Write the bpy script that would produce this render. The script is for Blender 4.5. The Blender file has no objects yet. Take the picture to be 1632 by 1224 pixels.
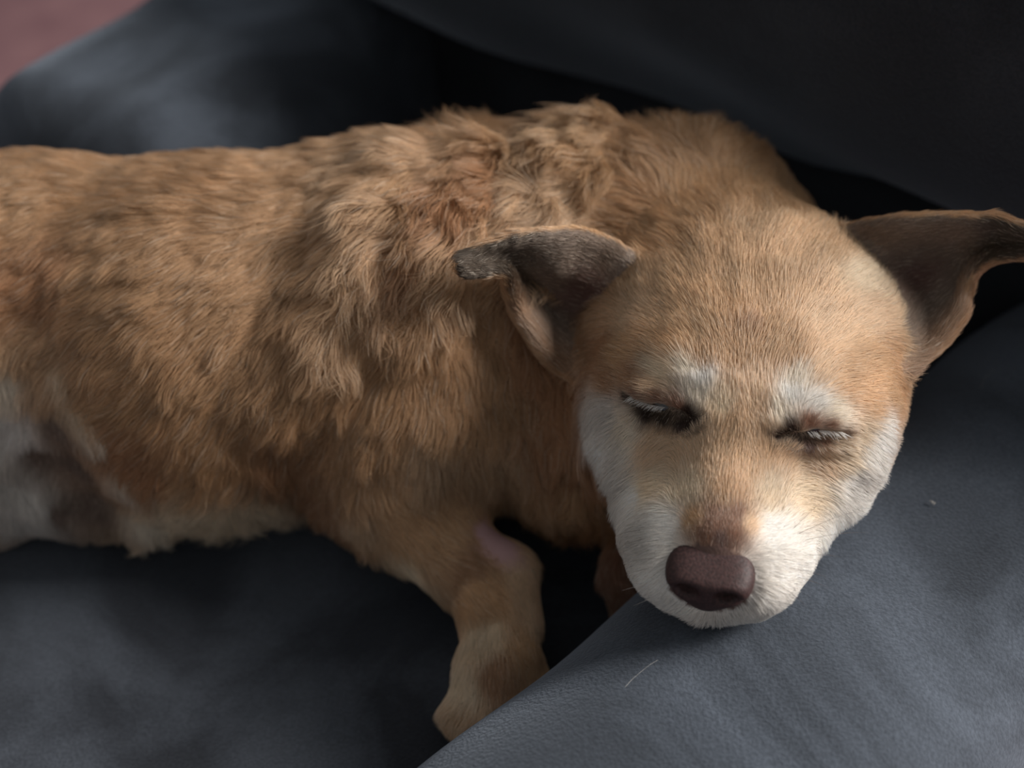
import bpy, bmesh, math, random, os
import numpy as np
from mathutils import Vector, Matrix

rng = np.random.default_rng(7)
random.seed(7)
scene = bpy.context.scene
FUR = 1.0            # share of the full fur density

# ------------------------------------------------------------------ camera
PITCH = math.radians(40.0)
FPX = 2242.0
CAM = np.array([0.0, 0.0, 0.54])
FW = np.array([0.0, math.cos(PITCH), -math.sin(PITCH)])
UP = np.array([0.0, math.sin(PITCH), math.cos(PITCH)])
RT = np.array([1.0, 0.0, 0.0])
cam_data = bpy.data.cameras.new('camera')
cam = bpy.data.objects.new('camera', cam_data)
scene.collection.objects.link(cam)
cam.location = CAM
cam.rotation_euler = (math.pi / 2 - PITCH, 0, 0)
cam_data.sensor_fit = 'HORIZONTAL'
cam_data.sensor_width = 36.0
cam_data.lens = 36.0 * FPX / 1632.0
cam_data.clip_start = 0.02
cam_data.dof.use_dof = True
cam_data.dof.focus_distance = 0.585
cam_data.dof.aperture_fstop = 4.0
scene.camera = cam

# ------------------------------------------------------------------ world, light, exposure
scene.view_settings.view_transform = 'Standard'
scene.view_settings.look = 'None'
scene.view_settings.gamma = 1.0
scene.view_settings.use_curve_mapping = False
scene.view_settings.exposure = 0.0
world = bpy.data.worlds.new('room_light')
scene.world = world
world.use_nodes = True
bg = world.node_tree.nodes['Background']
bg.inputs['Color'].default_value = (0.95, 0.975, 1.0, 1)
bg.inputs['Strength'].default_value = 0.285

def area_light(name, loc, target, size, size_y, power, col):
    ld = bpy.data.lights.new(name, 'AREA')
    ld.shape = 'RECTANGLE'
    ld.size = size
    ld.size_y = size_y
    ld.energy = power
    ld.color = col
    o = bpy.data.objects.new(name, ld)
    scene.collection.objects.link(o)
    o.location = loc
    d = Vector(target) - Vector(loc)
    o.rotation_euler = d.to_track_quat('-Z', 'Y').to_euler()
    return o

area_light('window_light', (2.05, 0.60, 1.42), (0.05, 0.5, 0.1), 1.0, 1.0, 120.0, (1.0, 0.965, 0.93))

# ------------------------------------------------------------------ helpers
def srgb(r, g, b):
    c = np.array([r, g, b], float) / 255.0
    return np.where(c <= 0.04045, c / 12.92, ((c + 0.055) / 1.055) ** 2.4)

def P(px, py, d):
    """world point d metres in front of the camera plane"""
    return CAM + d * (FW + (px - 816.0) / FPX * RT + (612.0 - py) / FPX * UP)

def Q(px, py, z):
    dz = FW[2] + (612.0 - py) / FPX * UP[2]
    return P(px, py, (z - CAM[2]) / dz)

def project(p):
    q = np.asarray(p) - CAM
    d = q @ FW
    return 816 + (q @ RT) / d * FPX, 612 - (q @ UP) / d * FPX, d

class Noise:
    """smooth vector noise as a sum of random plane waves"""
    def __init__(self, freq, n=10, dim=3, seed=0):
        r = np.random.default_rng(seed)
        k = r.normal(size=(n, 3))
        k /= np.linalg.norm(k, axis=1)[:, None]
        self.k = k * (freq * r.uniform(0.6, 1.5, size=(n, 1)) * 2 * math.pi)
        self.ph = r.uniform(0, 2 * math.pi, size=(n, dim))
        self.n = n
    def __call__(self, p):
        a = np.asarray(p, np.float32) @ self.k.T.astype(np.float32)
        out = np.stack([np.sin(a + self.ph[:, j].astype(np.float32)).sum(1) for j in range(self.ph.shape[1])], 1)
        return out / math.sqrt(self.n / 2.0)

def link_mesh(name, verts, faces, mat, parent=None, smooth=True):
    me = bpy.data.meshes.new(name)
    verts = np.asarray(verts, np.float32)
    faces = np.asarray(faces, np.int32)
    nf, k = faces.shape
    me.vertices.add(len(verts))
    me.vertices.foreach_set('co', verts.ravel())
    me.loops.add(nf * k)
    me.loops.foreach_set('vertex_index', faces.ravel())
    me.polygons.add(nf)
    me.polygons.foreach_set('loop_start', np.arange(0, nf * k, k, dtype=np.int32))
    me.polygons.foreach_set('loop_total', np.full(nf, k, np.int32))
    me.update(calc_edges=True)
    me.validate()
    if smooth:
        me.polygons.foreach_set('use_smooth', np.ones(len(me.polygons), bool))
    me.materials.append(mat)
    o = bpy.data.objects.new(name, me)
    scene.collection.objects.link(o)
    if parent is not None:
        o.parent = parent
    return o

def empty(name, loc, label, cat, group=None):
    o = bpy.data.objects.new(name, None)
    scene.collection.objects.link(o)
    o.location = loc
    o['label'] = label
    o['category'] = cat
    if group:
        o['group'] = group
    bpy.context.view_layer.update()
    return o

def adopt(child, parent):
    child.parent = parent
    child.matrix_parent_inverse = Matrix.Translation(parent.location).inverted()

# ------------------------------------------------------------------ materials
def new_mat(name):
    m = bpy.data.materials.new(name)
    m.use_nodes = True
    nt = m.node_tree
    for n in list(nt.nodes):
        nt.nodes.remove(n)
    out = nt.nodes.new('ShaderNodeOutputMaterial')
    return m, nt, out

def suede(name, dark, light, patch_scale=7.0, sheen=0.35):
    m, nt, out = new_mat(name)
    N, L = nt.nodes.new, nt.links.new
    b = N('ShaderNodeBsdfPrincipled')
    L(b.outputs[0], out.inputs[0])
    tc = N('ShaderNodeTexCoord')
    geo = N('ShaderNodeNewGeometry')
    n1 = N('ShaderNodeTexNoise'); n1.inputs['Scale'].default_value = patch_scale
    n1.inputs['Detail'].default_value = 4; n1.inputs['Roughness'].default_value = 0.55
    n1.inputs['Distortion'].default_value = 1.2
    n2 = N('ShaderNodeTexNoise'); n2.inputs['Scale'].default_value = 650
    n2.inputs['Detail'].default_value = 5
    n3 = N('ShaderNodeTexNoise'); n3.inputs['Scale'].default_value = 60
    n3.inputs['Detail'].default_value = 3
    for n in (n1, n2, n3):
        L(geo.outputs['Position'], n.inputs['Vector'])
    r1 = N('ShaderNodeValToRGB')
    r1.color_ramp.elements[0].position = 0.41
    r1.color_ramp.elements[1].position = 0.61
    r1.color_ramp.elements[0].color = (*dark, 1)
    r1.color_ramp.elements[1].color = (*light, 1)
    L(n1.outputs['Fac'], r1.inputs['Fac'])
    mix = N('ShaderNodeMix'); mix.data_type = 'RGBA'; mix.blend_type = 'MULTIPLY'
    mix.inputs['Factor'].default_value = 0.55
    r2 = N('ShaderNodeValToRGB')
    r2.color_ramp.elements[0].position = 0.3; r2.color_ramp.elements[0].color = (0.5, 0.5, 0.5, 1)
    r2.color_ramp.elements[1].position = 0.7; r2.color_ramp.elements[1].color = (1.35, 1.35, 1.35, 1)
    L(n2.outputs['Fac'], r2.inputs['Fac'])
    L(r1.outputs['Color'], mix.inputs['A']); L(r2.outputs['Color'], mix.inputs['B'])
    L(mix.outputs['Result'], b.inputs['Base Color'])
    b.inputs['Roughness'].default_value = 0.9
    b.inputs['Specular IOR Level'].default_value = 0.15
    b.inputs['Sheen Weight'].default_value = sheen
    b.inputs['Sheen Roughness'].default_value = 0.5
    b.inputs['Sheen Tint'].default_value = (0.75, 0.85, 1.0, 1)
    add = N('ShaderNodeMath'); add.operation = 'ADD'
    mul = N('ShaderNodeMath'); mul.operation = 'MULTIPLY'; mul.inputs[1].default_value = 0.35
    L(n3.outputs['Fac'], mul.inputs[0])
    L(n2.outputs['Fac'], add.inputs[0]); L(mul.outputs[0], add.inputs[1])
    bp = N('ShaderNodeBump'); bp.inputs['Strength'].default_value = 0.5
    bp.inputs['Distance'].default_value = 0.0012
    L(add.outputs[0], bp.inputs['Height']); L(bp.outputs[0], b.inputs['Normal'])
    return m

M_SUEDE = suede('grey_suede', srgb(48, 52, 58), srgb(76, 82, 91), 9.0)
M_SEAT = suede('grey_suede_seat_shaded', srgb(42, 44, 49), srgb(68, 72, 79), 8.0)  # same suede as the arms, darkened to put the seat's shade into its colour
M_BACK = suede('grey_suede_back_shaded', srgb(32, 33, 36), srgb(44, 46, 50), 6.0)  # same suede, darker still: shade of the side turned from the light painted in

def simple_mat(name, col, rough=0.6, spec=0.3, noise=None, bump=0.0, bscale=200, coat=0.0):
    m, nt, out = new_mat(name)
    N, L = nt.nodes.new, nt.links.new
    b = N('ShaderNodeBsdfPrincipled')
    L(b.outputs[0], out.inputs[0])
    b.inputs['Roughness'].default_value = rough
    b.inputs['Specular IOR Level'].default_value = spec
    b.inputs['Coat Weight'].default_value = coat
    b.inputs['Coat Roughness'].default_value = 0.15
    n = N('ShaderNodeTexNoise'); n.inputs['Scale'].default_value = bscale
    n.inputs['Detail'].default_value = 4
    geo = N('ShaderNodeNewGeometry')
    L(geo.outputs['Position'], n.inputs['Vector'])
    r = N('ShaderNodeValToRGB')
    c2 = noise if noise is not None else [c * 0.8 for c in col]
    r.color_ramp.elements[0].color = (*c2, 1); r.color_ramp.elements[0].position = 0.35
    r.color_ramp.elements[1].color = (*col, 1); r.color_ramp.elements[1].position = 0.65
    L(n.outputs['Fac'], r.inputs['Fac'])
    L(r.outputs['Color'], b.inputs['Base Color'])
    if bump:
        bp = N('ShaderNodeBump'); bp.inputs['Strength'].default_value = bump
        bp.inputs['Distance'].default_value = 0.001
        L(n.outputs['Fac'], bp.inputs['Height']); L(bp.outputs[0], b.inputs['Normal'])
    return m

def attr_mat(name, rough=0.7):
    m, nt, out = new_mat(name)
    N, L = nt.nodes.new, nt.links.new
    b = N('ShaderNodeBsdfPrincipled')
    a = N('ShaderNodeAttribute'); a.attribute_name = 'skin_color'
    L(a.outputs['Color'], b.inputs['Base Color'])
    b.inputs['Roughness'].default_value = rough
    b.inputs['Specular IOR Level'].default_value = 0.2
    n = N('ShaderNodeTexNoise'); n.inputs['Scale'].default_value = 700
    geo = N('ShaderNodeNewGeometry'); L(geo.outputs['Position'], n.inputs['Vector'])
    bp = N('ShaderNodeBump'); bp.inputs['Strength'].default_value = 0.3; bp.inputs['Distance'].default_value = 0.0008
    L(n.outputs['Fac'], bp.inputs['Height']); L(bp.outputs[0], b.inputs['Normal'])
    L(b.outputs[0], out.inputs[0])
    return m

def fur_mat(name):
    m, nt, out = new_mat(name)
    N, L = nt.nodes.new, nt.links.new
    a = N('ShaderNodeAttribute'); a.attribute_name = 'hair_color'
    h = N('ShaderNodeBsdfHairPrincipled')
    h.parametrization = 'COLOR'
    L(a.outputs['Color'], h.inputs['Color'])
    h.inputs['Roughness'].default_value = 0.45
    h.inputs['Radial Roughness'].default_value = 0.6
    h.inputs['Coat'].default_value = 0.0
    d = N('ShaderNodeBsdfDiffuse')
    L(a.outputs['Color'], d.inputs['Color'])
    mx = N('ShaderNodeMixShader'); mx.inputs[0].default_value = 0.55
    L(h.outputs[0], mx.inputs[1]); L(d.outputs[0], mx.inputs[2])
    L(mx.outputs[0], out.inputs[0])
    return m

M_SKIN = attr_mat('dog_skin')
M_FUR = fur_mat('dog_fur')
M_NOSE = simple_mat('dog_nose', srgb(68, 46, 44), 0.55, 0.3, srgb(46, 31, 30), 0.25, 900)
M_EYE = simple_mat('dog_eye', srgb(30, 20, 16), 0.08, 0.5, srgb(14, 9, 8), 0, 300, 1.0)
M_CLAW = simple_mat('dog_claw', srgb(120, 100, 88), 0.4, 0.4)
M_FLOOR = simple_mat('pink_floor', srgb(142, 106, 108), 0.8, 0.2, srgb(126, 92, 96), 0.2, 12)

# ------------------------------------------------------------------ the armchair (shape functions shared with the dog)
ARM_T = np.array([0.720, 0.694, 0.0])
ARM_N = np.array([0.694, -0.720, 0.0])
ARM_O = Q(640, 1224, 0.075)          # a point on the seat-side crest of the near armrest
ARM_W, ARM_R, ARM_TOP = 0.088, 0.06, 0.089
ARM_C = ARM_O * np.array([1, 1, 0]) + ARM_N * (ARM_W - 0.012)

def arm_sdf(p):
    q = p - ARM_C
    w = np.abs(q @ ARM_N) - (ARM_W - ARM_R)
    top = q[:, 2] - (ARM_TOP - ARM_R - 0.10 * (q @ ARM_N) ** 2)
    return np.hypot(np.maximum(w, 0), np.maximum(top, 0)) + np.minimum(np.maximum(w, top), 0) - ARM_R

_seat_noise = Noise(5.0, 8, 1, 3)
def seat_z(x, y):
    p = np.stack([x, y, np.zeros_like(x)], -1).reshape(-1, 3)
    return (_seat_noise(p)[:, 0] * 0.0035 - 0.002).reshape(np.shape(x))

def rounded_box(name, half, r, mat, center, ex, n=(40, 24, 24), parent=None, bulge=(0, 0, 0), noise=0.003, nfreq=5, seed=1, ez=(0, 0, 1)):
    """soft upholstered block: ex is its long axis"""
    ex = np.array(ex, float); ex /= np.linalg.norm(ex)
    ez = np.array(ez, float); ez -= ex * (ez @ ex); ez /= np.linalg.norm(ez)
    ey = np.cross(ez, ex)
    half = np.array(half, float)
    vs, fs, idx = [], [], {}
    def vid(p):
        k = tuple(np.round(p, 6))
        if k not in idx:
            idx[k] = len(vs); vs.append(p)
        return idx[k]
    for ax in range(3):
        a, b = [(1, 2), (2, 0), (0, 1)][ax]
        for s in (-1, 1):
            for i in range(n[a]):
                for j in range(n[b]):
                    q = []
                    for (di, dj) in ((0, 0), (1, 0), (1, 1), (0, 1)):
                        p = np.zeros(3)
                        p[ax] = s; p[a] = -1 + 2 * (i + di) / n[a]; p[b] = -1 + 2 * (j + dj) / n[b]
                        q.append(vid(p))
                    fs.append(q if s > 0 else q[::-1])
    v = np.array(vs)
    # crowd the grid towards the rounded edges
    v = np.sign(v) * (1 - (1 - np.abs(v)) ** 1.35)
    q = v * half
    inner = np.clip(q, -(half - r), half - r)
    d = q - inner
    ln = np.linalg.norm(d, axis=1)[:, None]
    p = inner + r * d / np.maximum(ln, 1e-9)
    u = p / half
    for ax in range(3):
        o = [k for k in range(3) if k != ax]
        p[:, ax] += np.sign(u[:, ax]) * np.abs(u[:, ax]) ** 2 * bulge[ax] * np.clip(1 - u[:, o[0]] ** 2, 0, 1) * np.clip(1 - u[:, o[1]] ** 2, 0, 1)
    w = np.asarray(center) + p[:, :1] * ex + p[:, 1:2] * ey + p[:, 2:3] * ez
    w = w + Noise(nfreq, 10, 3, seed)(w) * noise
    return link_mesh(name, w, fs, mat, parent)

# floor of the room
fl = link_mesh('floor', [(-4, -2.5, -0.42), (4, -2.5, -0.42), (4, 5, -0.42), (-4, 5, -0.42)], [(0, 1, 2, 3)], M_FLOOR, smooth=False)
fl['kind'] = 'structure'
fl['label'] = 'dusty pink floor beyond the far arm of the chair'

chair = empty('armchair', (0.0, 0.62, -0.42), 'low grey suede armchair that the sleeping dog lies on', 'armchair')

# seat cushion: one soft slab with a gently uneven top
SA = np.array([0.84, -0.54, 0.0]); SA /= np.linalg.norm(SA)
def seat_mesh():
    nx, ny = 90, 80
    sx0, sx1, sy0, sy1 = -0.75, 0.35, 0.0, 1.05
    vs, fs = [], []
    X, Y = np.meshgrid(np.linspace(sx0, sx1, nx), np.linspace(sy0, sy1, ny), indexing='ij')
    # skew the slab so that it runs along the arms
    ox, oy = -0.02, 0.62
    U = X - (sx0 + sx1) / 2; V = Y - (sy0 + sy1) / 2
    wx = ox - ARM_N[0] * (0.56 / 2 - 0.0) + 0 * U
    half_n, half_t = 0.37, 0.52
    cn = -0.27
    un = np.linspace(-1, 1, nx); ut = np.linspace(-1, 1, ny)
    A, B = np.meshgrid(un, ut, indexing='ij')
    base = ARM_C[:2] + ARM_N[:2] * (cn - 0.08) + ARM_T[:2] * 0.36
    WX = base[0] + A * half_n * ARM_N[0] + B * half_t * ARM_T[0]
    WY = base[1] + A * half_n * ARM_N[1] + B * half_t * ARM_T[1]
    edge = np.minimum((1 - np.abs(A)) * half_n, (1 - np.abs(B)) * half_t)
    drop = np.where(edge < 0.05, 0.05 - np.sqrt(np.maximum(0.05 ** 2 - (0.05 - edge) ** 2, 0)), 0)
    Z = seat_z(WX, WY) - drop
    top = np.stack([WX, WY, Z], -1).reshape(-1, 3)
    bot = top.copy(); bot[:, 2] = -0.16 + (0.02 * 0)
    vs = np.concatenate([top, bot])
    n0 = nx * ny
    idx = np.arange(n0).reshape(nx, ny)
    f = np.stack([idx[:-1, :-1], idx[1:, :-1], idx[1:, 1:], idx[:-1, 1:]], -1).reshape(-1, 4)
    fb = f[:, ::-1] + n0
    ring = np.concatenate([idx[:-1, 0], idx[-1, :-1], idx[:0:-1, -1], idx[0, :0:-1]])
    nx_ = np.roll(ring, -1)
    fsd = np.stack([ring, ring + n0, nx_ + n0, nx_], -1)
    return vs, np.concatenate([f, fb, fsd])
v, f = seat_mesh()
o = link_mesh('seat_cushion', v, f, M_SEAT); adopt(o, chair)

# near armrest, swept along ARM_T with the profile used by arm_sdf
def armrest(name, center, w, r, top, bottom, length, seed, T=ARM_T, N=ARM_N):
    prof = []
    for a in np.linspace(0, 1, 10)[:-1]:
        prof.append((-w, bottom + (top - r - bottom) * a))
    for a in np.linspace(0, math.pi / 2, 14):
        prof.append((-(w - r) - r * math.cos(a), top - r + r * math.sin(a)))
    for a in np.linspace(-(w - r), w - r, 12)[1:-1]:
        prof.append((a, top))
    for a in np.linspace(math.pi / 2, 0, 14):
        prof.append(((w - r) + r * math.cos(a), top - r + r * math.sin(a)))
    for a in np.linspace(1, 0, 10)[1:]:
        prof.append((w, bottom + (top - r - bottom) * a))
    prof = np.array(prof)
    ns = 110
    ts = np.linspace(-length / 2, length / 2, ns)
    vs = []
    for t in ts:
        e = min(t + length / 2, length / 2 - t)
        rr = 0.05
        s = 1.0 if e > rr else 1 - (rr - math.sqrt(max(rr * rr - (rr - e) ** 2, 0))) / max(w, 0.08)
        for (a, z) in prof:
            zz = bottom + (z - bottom) * (1 - (1 - s) * 0.25)
            drop = 0.10 * a * a if z > top - r else 0
            vs.append(center + N * a * (0.55 + 0.45 * s) + T * t + np.array([0, 0, zz - drop]))
    vs = np.array(vs)
    k = len(prof)
    idx = np.arange(ns * k).reshape(ns, k)
    f = np.stack([idx[:-1, :-1], idx[:-1, 1:], idx[1:, 1:], idx[1:, :-1]], -1).reshape(-1, 4)
    fb = np.stack([idx[:-1, -1], idx[:-1, 0], idx[1:, 0], idx[1:, -1]], -1)
    c0, c1 = len(vs), len(vs) + 1
    vs = np.concatenate([vs, [vs[:k].mean(0)], [vs[-k:].mean(0)]])
    caps = []
    for i in range(0, k):
        j = (i + 1) % k
        caps.append((idx[0, j], idx[0, i], c0, c0)); caps.append((idx[-1, i], idx[-1, j], c1, c1))
    vs = vs + Noise(6, 8, 3, seed)(vs) * 0.0016
    me_f = np.concatenate([f, fb])
    o = link_mesh(name, vs, me_f, M_SUEDE)
    bm = bmesh.new(); bm.from_mesh(o.data)
    bm.verts.ensure_lookup_table()
    for c in caps:
        try:
            bm.faces.new([bm.verts[int(c[0])], bm.verts[int(c[1])], bm.verts[int(c[2])]]).smooth = True
        except ValueError:
            pass
    bmesh.ops.recalc_face_normals(bm, faces=bm.faces)
    bm.to_mesh(o.data); bm.free()
    return o

o = armrest('armrest', ARM_C + ARM_T * 0.30, ARM_W, ARM_R, ARM_TOP, -0.36, 1.02, 5)
o['label'] = 'padded near armrest under the head of the dog'
adopt(o, chair)
FAR_A, FAR_B = Q(0, 135, 0.12), Q(230, 0, 0.12)
FAR_T = (FAR_B - FAR_A) / np.linalg.norm(FAR_B - FAR_A)
FAR_N = np.array([FAR_T[1], -FAR_T[0], 0.0])
FAR_C = (FAR_A + FAR_B) / 2 * np.array([1, 1, 0]) + FAR_N * 0.092 - FAR_T * 0.1
o = armrest('armrest', FAR_C + FAR_T * 0.285, 0.09, 0.06, 0.15, -0.36, 0.62, 9, FAR_T, FAR_N)
o['label'] = 'padded far armrest catching the window light'
adopt(o, chair)

# backrest (low roll behind the dog) and the fat back cushion above it
BA = (Q(1632, 322, 0.14) - Q(480, -75, 0.14)) * np.array([1, 1, 0]); BA /= np.linalg.norm(BA)
BN = np.array([-BA[1], BA[0], 0.0]); BN /= np.linalg.norm(BN)
bl = (Q(480, -75, 0.14) + Q(1632, 322, 0.14)) / 2
bc = bl + BN * 0.10 + np.array([0, 0, 0.095]) + BA * 0.03
back_c = bc + BN * 0.02 - BA * 0.03; back_c[2] = -0.06
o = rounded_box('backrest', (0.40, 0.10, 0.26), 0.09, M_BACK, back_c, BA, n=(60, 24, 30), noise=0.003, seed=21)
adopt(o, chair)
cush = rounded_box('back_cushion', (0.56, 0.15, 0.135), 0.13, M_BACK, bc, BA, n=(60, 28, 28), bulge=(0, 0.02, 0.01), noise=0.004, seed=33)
cush['label'] = 'thick grey cushion, darkened by painted shade, along the back of the armchair'
cush['category'] = 'cushion'

# ------------------------------------------------------------------ the dog: one signed distance function, meshed once
DE = 0.585                        # depth of the point between the eyes
E = P(1175, 668, DE)
HS = DE / 0.60
YAW, ROLL = math.radians(13.5), math.radians(1.5)
HF = np.array([-math.sin(YAW), -math.cos(YAW), 0.0])
HR0 = np.array([math.cos(YAW), -math.sin(YAW), 0.0])
HU0 = np.array([0, 0, 1.0])
HR = HR0 * math.cos(ROLL) - HU0 * math.sin(ROLL)
HU = HU0 * math.cos(ROLL) + HR0 * math.sin(ROLL)
HB = np.stack([HF, HR, HU])       # rows: forward, right (in the picture), up
def H(a, b, c):
    return E + HS * (a * HF + b * HR + c * HU)

def smin(a, b, k):
    h = np.maximum(k - np.abs(a - b), 0) / k
    return np.minimum(a, b) - h * h * k * 0.25
def smax(a, b, k):
    return -smin(-a, -b, k)
def cone(p, a, b, r1, r2):
    ba = b - a
    t = np.clip(((p - a) @ ba) / (ba @ ba), 0, 1)
    return np.linalg.norm(p - a - t[:, None] * ba, axis=1) - (r1 + (r2 - r1) * t)
def ell(p, c, r, B=None):
    q = p - c
    if B is not None:
        q = q @ B.T
    r = np.asarray(r)
    k0 = np.linalg.norm(q / r, axis=1)
    k1 = np.linalg.norm(q / (r * r), axis=1)
    return k0 * (k0 - 1) / np.maximum(k1, 1e-9)

def hell(p, c, r):
    return ell(p, H(*c), np.array(r) * HS, HB)
def hcone(p, a, b, r1, r2):
    return cone(p, H(*a), H(*b), r1 * HS, r2 * HS)

EYE_PIX = {  # course of the lid openings, from the outer to the inner corner
    'l': [(1001, 630), (1018, 640), (1038, 648), (1060, 652), (1083, 660), (1103, 670)],
    'r': [(1348, 691), (1330, 690), (1310, 688), (1288, 690), (1264, 693), (1240, 698)]}
LIDS = {}

def skull_sdf(p):
    d = hell(p, (-.052, 0, -.010), (.066, .060, .045))
    for s in (-1, 1):      # broad back of the skull below the ears, and the nape
        d = smin(d, hell(p, (-.074, s * .040, -.014), (.036, .030, .034)), .025)
    d = smin(d, hell(p, (-.105, 0, -.012), (.045, .052, .044)), .03)
    for s in (-1, 1):
        d = smin(d, hell(p, (-.020, s * .027, .001), (.026, .024, .017)), .020)
        d = smin(d, hell(p, (-.036, s * .043, -.030), (.039, .026, .032)), .022)
    d = smin(d, hcone(p, (-.006, 0, -.016), (.044, 0, -.027), .029, .0195), .016)
    for s in (-1, 1):
        d = smin(d, hcone(p, (-.014, s * .034, -.040), (.030, s * .021, -.039), .024, .0205), .016)
        d = smin(d, hell(p, (.038, s * .018, -.040), (.032, .0195, .0205)), .010)
    d = smin(d, hell(p, (.028, 0, -.050), (.040, .027, .018)), .010)
    d = smin(d, hell(p, (.050, 0, -.040), (.017, .021, .016)), .010)
    for s in (-1, 1):   # shallow hollow in front of each eye, and a faint one down the forehead
        d = smax(d, -hell(p, (.022, s * .034, .006), (.014, .010, .010)), .014)
    return d

def head_sdf(p):
    d = skull_sdf(p)
    c = H(.0, 0, 0)
    near = np.linalg.norm(p - c, axis=1) < 0.09
    if LIDS and near.any():
        q = p[near]; dn = d[near]
        for s in LIDS.values():
            for k in range(len(s['up']) - 1):
                dn = smin(dn, cone(q, s['up'][k], s['up'][k + 1], s['ru'][k], s['ru'][k + 1]), .005)
                dn = smin(dn, cone(q, s['lo'][k], s['lo'][k + 1], s['rl'][k], s['rl'][k + 1]), .005)
            for k in range(len(s['mid']) - 1):
                dn = smax(dn, -cone(q, s['mid'][k], s['mid'][k + 1], s['rm'][k], s['rm'][k + 1]), .0025)
        d = d.copy(); d[near] = dn
    return d

def neck_sdf(p):
    d = cone(p, H(-.080, 0, -.030), Q(1095, 440, .106), .056, .067)
    d = smin(d, cone(p, Q(1095, 440, .106), Q(905, 465, .092), .067, .078), .02)
    d = smin(d, cone(p, H(-.05, -.01, -.06), Q(935, 640, .07), .042, .050), .025)
    return d

def torso_sdf(p):
    d = cone(p, Q(905, 465, .092), Q(650, 512, .092), .078, .092)
    d = smin(d, cone(p, Q(650, 512, .092), Q(330, 545, .090), .092, .091), .015)
    d = smin(d, cone(p, Q(330, 545, .090), Q(80, 500, .095), .091, .078), .015)
    d = smin(d, cone(p, Q(80, 500, .095), Q(-160, 550, .092), .078, .088), .02)
    # chest towards the head
    d = smin(d, cone(p, Q(800, 580, .084), Q(905, 725, .062), .062, .034), .025)
    # flank fold
    d = smin(d, cone(p, Q(105, 610, .085), Q(232, 815, .032), .020, .013), .016)
    d = smin(d, cone(p, Q(10, 730, .050), Q(170, 765, .036), .034, .030), .012)
    # hind leg at the left
    d = smin(d, cone(p, Q(-100, 500, .10), Q(-95, 690, .060), .060, .050), .02)
    d = smin(d, cone(p, Q(-95, 690, .060), Q(0, 790, .022), .034, .022), .02)
    # beyond the left of the frame: hind paw and tail
    d = smin(d, cone(p, np.array([-.335, .515, .045]), np.array([-.365, .430, .020]), .030, .018), .015)
    tail = np.array([(-.385, .585, .110), (-.445, .575, .075), (-.470, .535, .035), (-.455, .480, .020), (-.420, .440, .016)])
    for k in range(4):
        d = smin(d, cone(p, tail[k], tail[k + 1], .030 - .004 * k, .026 - .004 * k), .012)
    return d

RIDGES = []
def leg_sdf(p):
    d = cone(p, Q(725, 550, .100), Q(660, 670, .080), .056, .047)
    d = smin(d, cone(p, Q(660, 670, .080), Q(625, 755, .060), .047, .036), .02)
    d = smin(d, cone(p, Q(622, 768, .054), Q(768, 928, .034), .0305, .0185), .018)
    d = smin(d, cone(p, Q(808, 915, .036), Q(800, 985, .030), .0145, .0150), .012)
    d = smin(d, cone(p, Q(798, 985, .028), Q(796, 1060, .022), .0155, .0185), .012)
    for (x, y, r) in ((742, 1138, .0110), (772, 1150, .0125), (815, 1145, .0125), (850, 1118, .0115)):
        d = smin(d, cone(p, Q(796, 1060, .020), Q(x, y, .012), .0155, r), .007)
    return d

def far_leg_sdf(p):
    d = cone(p, Q(1000, 890, .035), Q(1003, 920, .03), .010, .011)
    return smin(d, cone(p, Q(1003, 920, .03), Q(1012, 950, .02), .011, .012), .01)

# ears: curved sheets given by rows of points (base to tip), fattened
def sheet(rows, ns=46, nt=34):
    G = np.array([[P(*c) for c in r] for r in rows])
    def interp(A, n):
        m = len(A)
        A = np.concatenate([[2 * A[0] - A[1]], A, [2 * A[-1] - A[-2]]])
        out = []
        for u in np.linspace(0, m - 1, n):
            i = min(int(u), m - 2); t = u - i
            p0, p1, p2, p3 = A[i:i + 4]
            out.append(0.5 * ((2 * p1) + (-p0 + p2) * t + (2 * p0 - 5 * p1 + 4 * p2 - p3) * t * t + (-p0 + 3 * p1 - 3 * p2 + p3) * t ** 3))
        return np.array(out)
    A = interp(G, ns)
    B = np.array([interp(r, nt) for r in A])
    return B                                     # ns, nt, 3

EAR_L = sheet([
    [(1015, 418, .640), (990, 460, .648), (968, 530, .652), (940, 610, .646)],
    [(940, 380, .622), (922, 432, .634), (898, 505, .664), (878, 572, .640)],
    [(885, 374, .612), (878, 422, .624), (858, 462, .656), (826, 500, .634)],
    [(812, 380, .604), (812, 400, .615), (808, 422, .620), (806, 438, .614)],
    [(742, 406, .600), (733, 416, .597), (735, 428, .598), (746, 437, .603)]])
EAR_R = sheet([
    [(1325, 375, .655), (1385, 440, .640), (1420, 510, .626), (1440, 590, .612)],
    [(1425, 356, .632), (1455, 425, .646), (1472, 490, .642), (1478, 560, .618)],
    [(1510, 350, .622), (1515, 400, .642), (1530, 450, .642), (1528, 505, .622)],
    [(1552, 350, .618), (1552, 385, .634), (1550, 412, .642), (1543, 448, .632)],
    [(1590, 350, .615), (1595, 375, .626), (1590, 398, .628), (1585, 412, .624)],
    [(1690, 385, .606), (1694, 392, .605), (1690, 400, .606), (1684, 404, .608)]])

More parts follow.
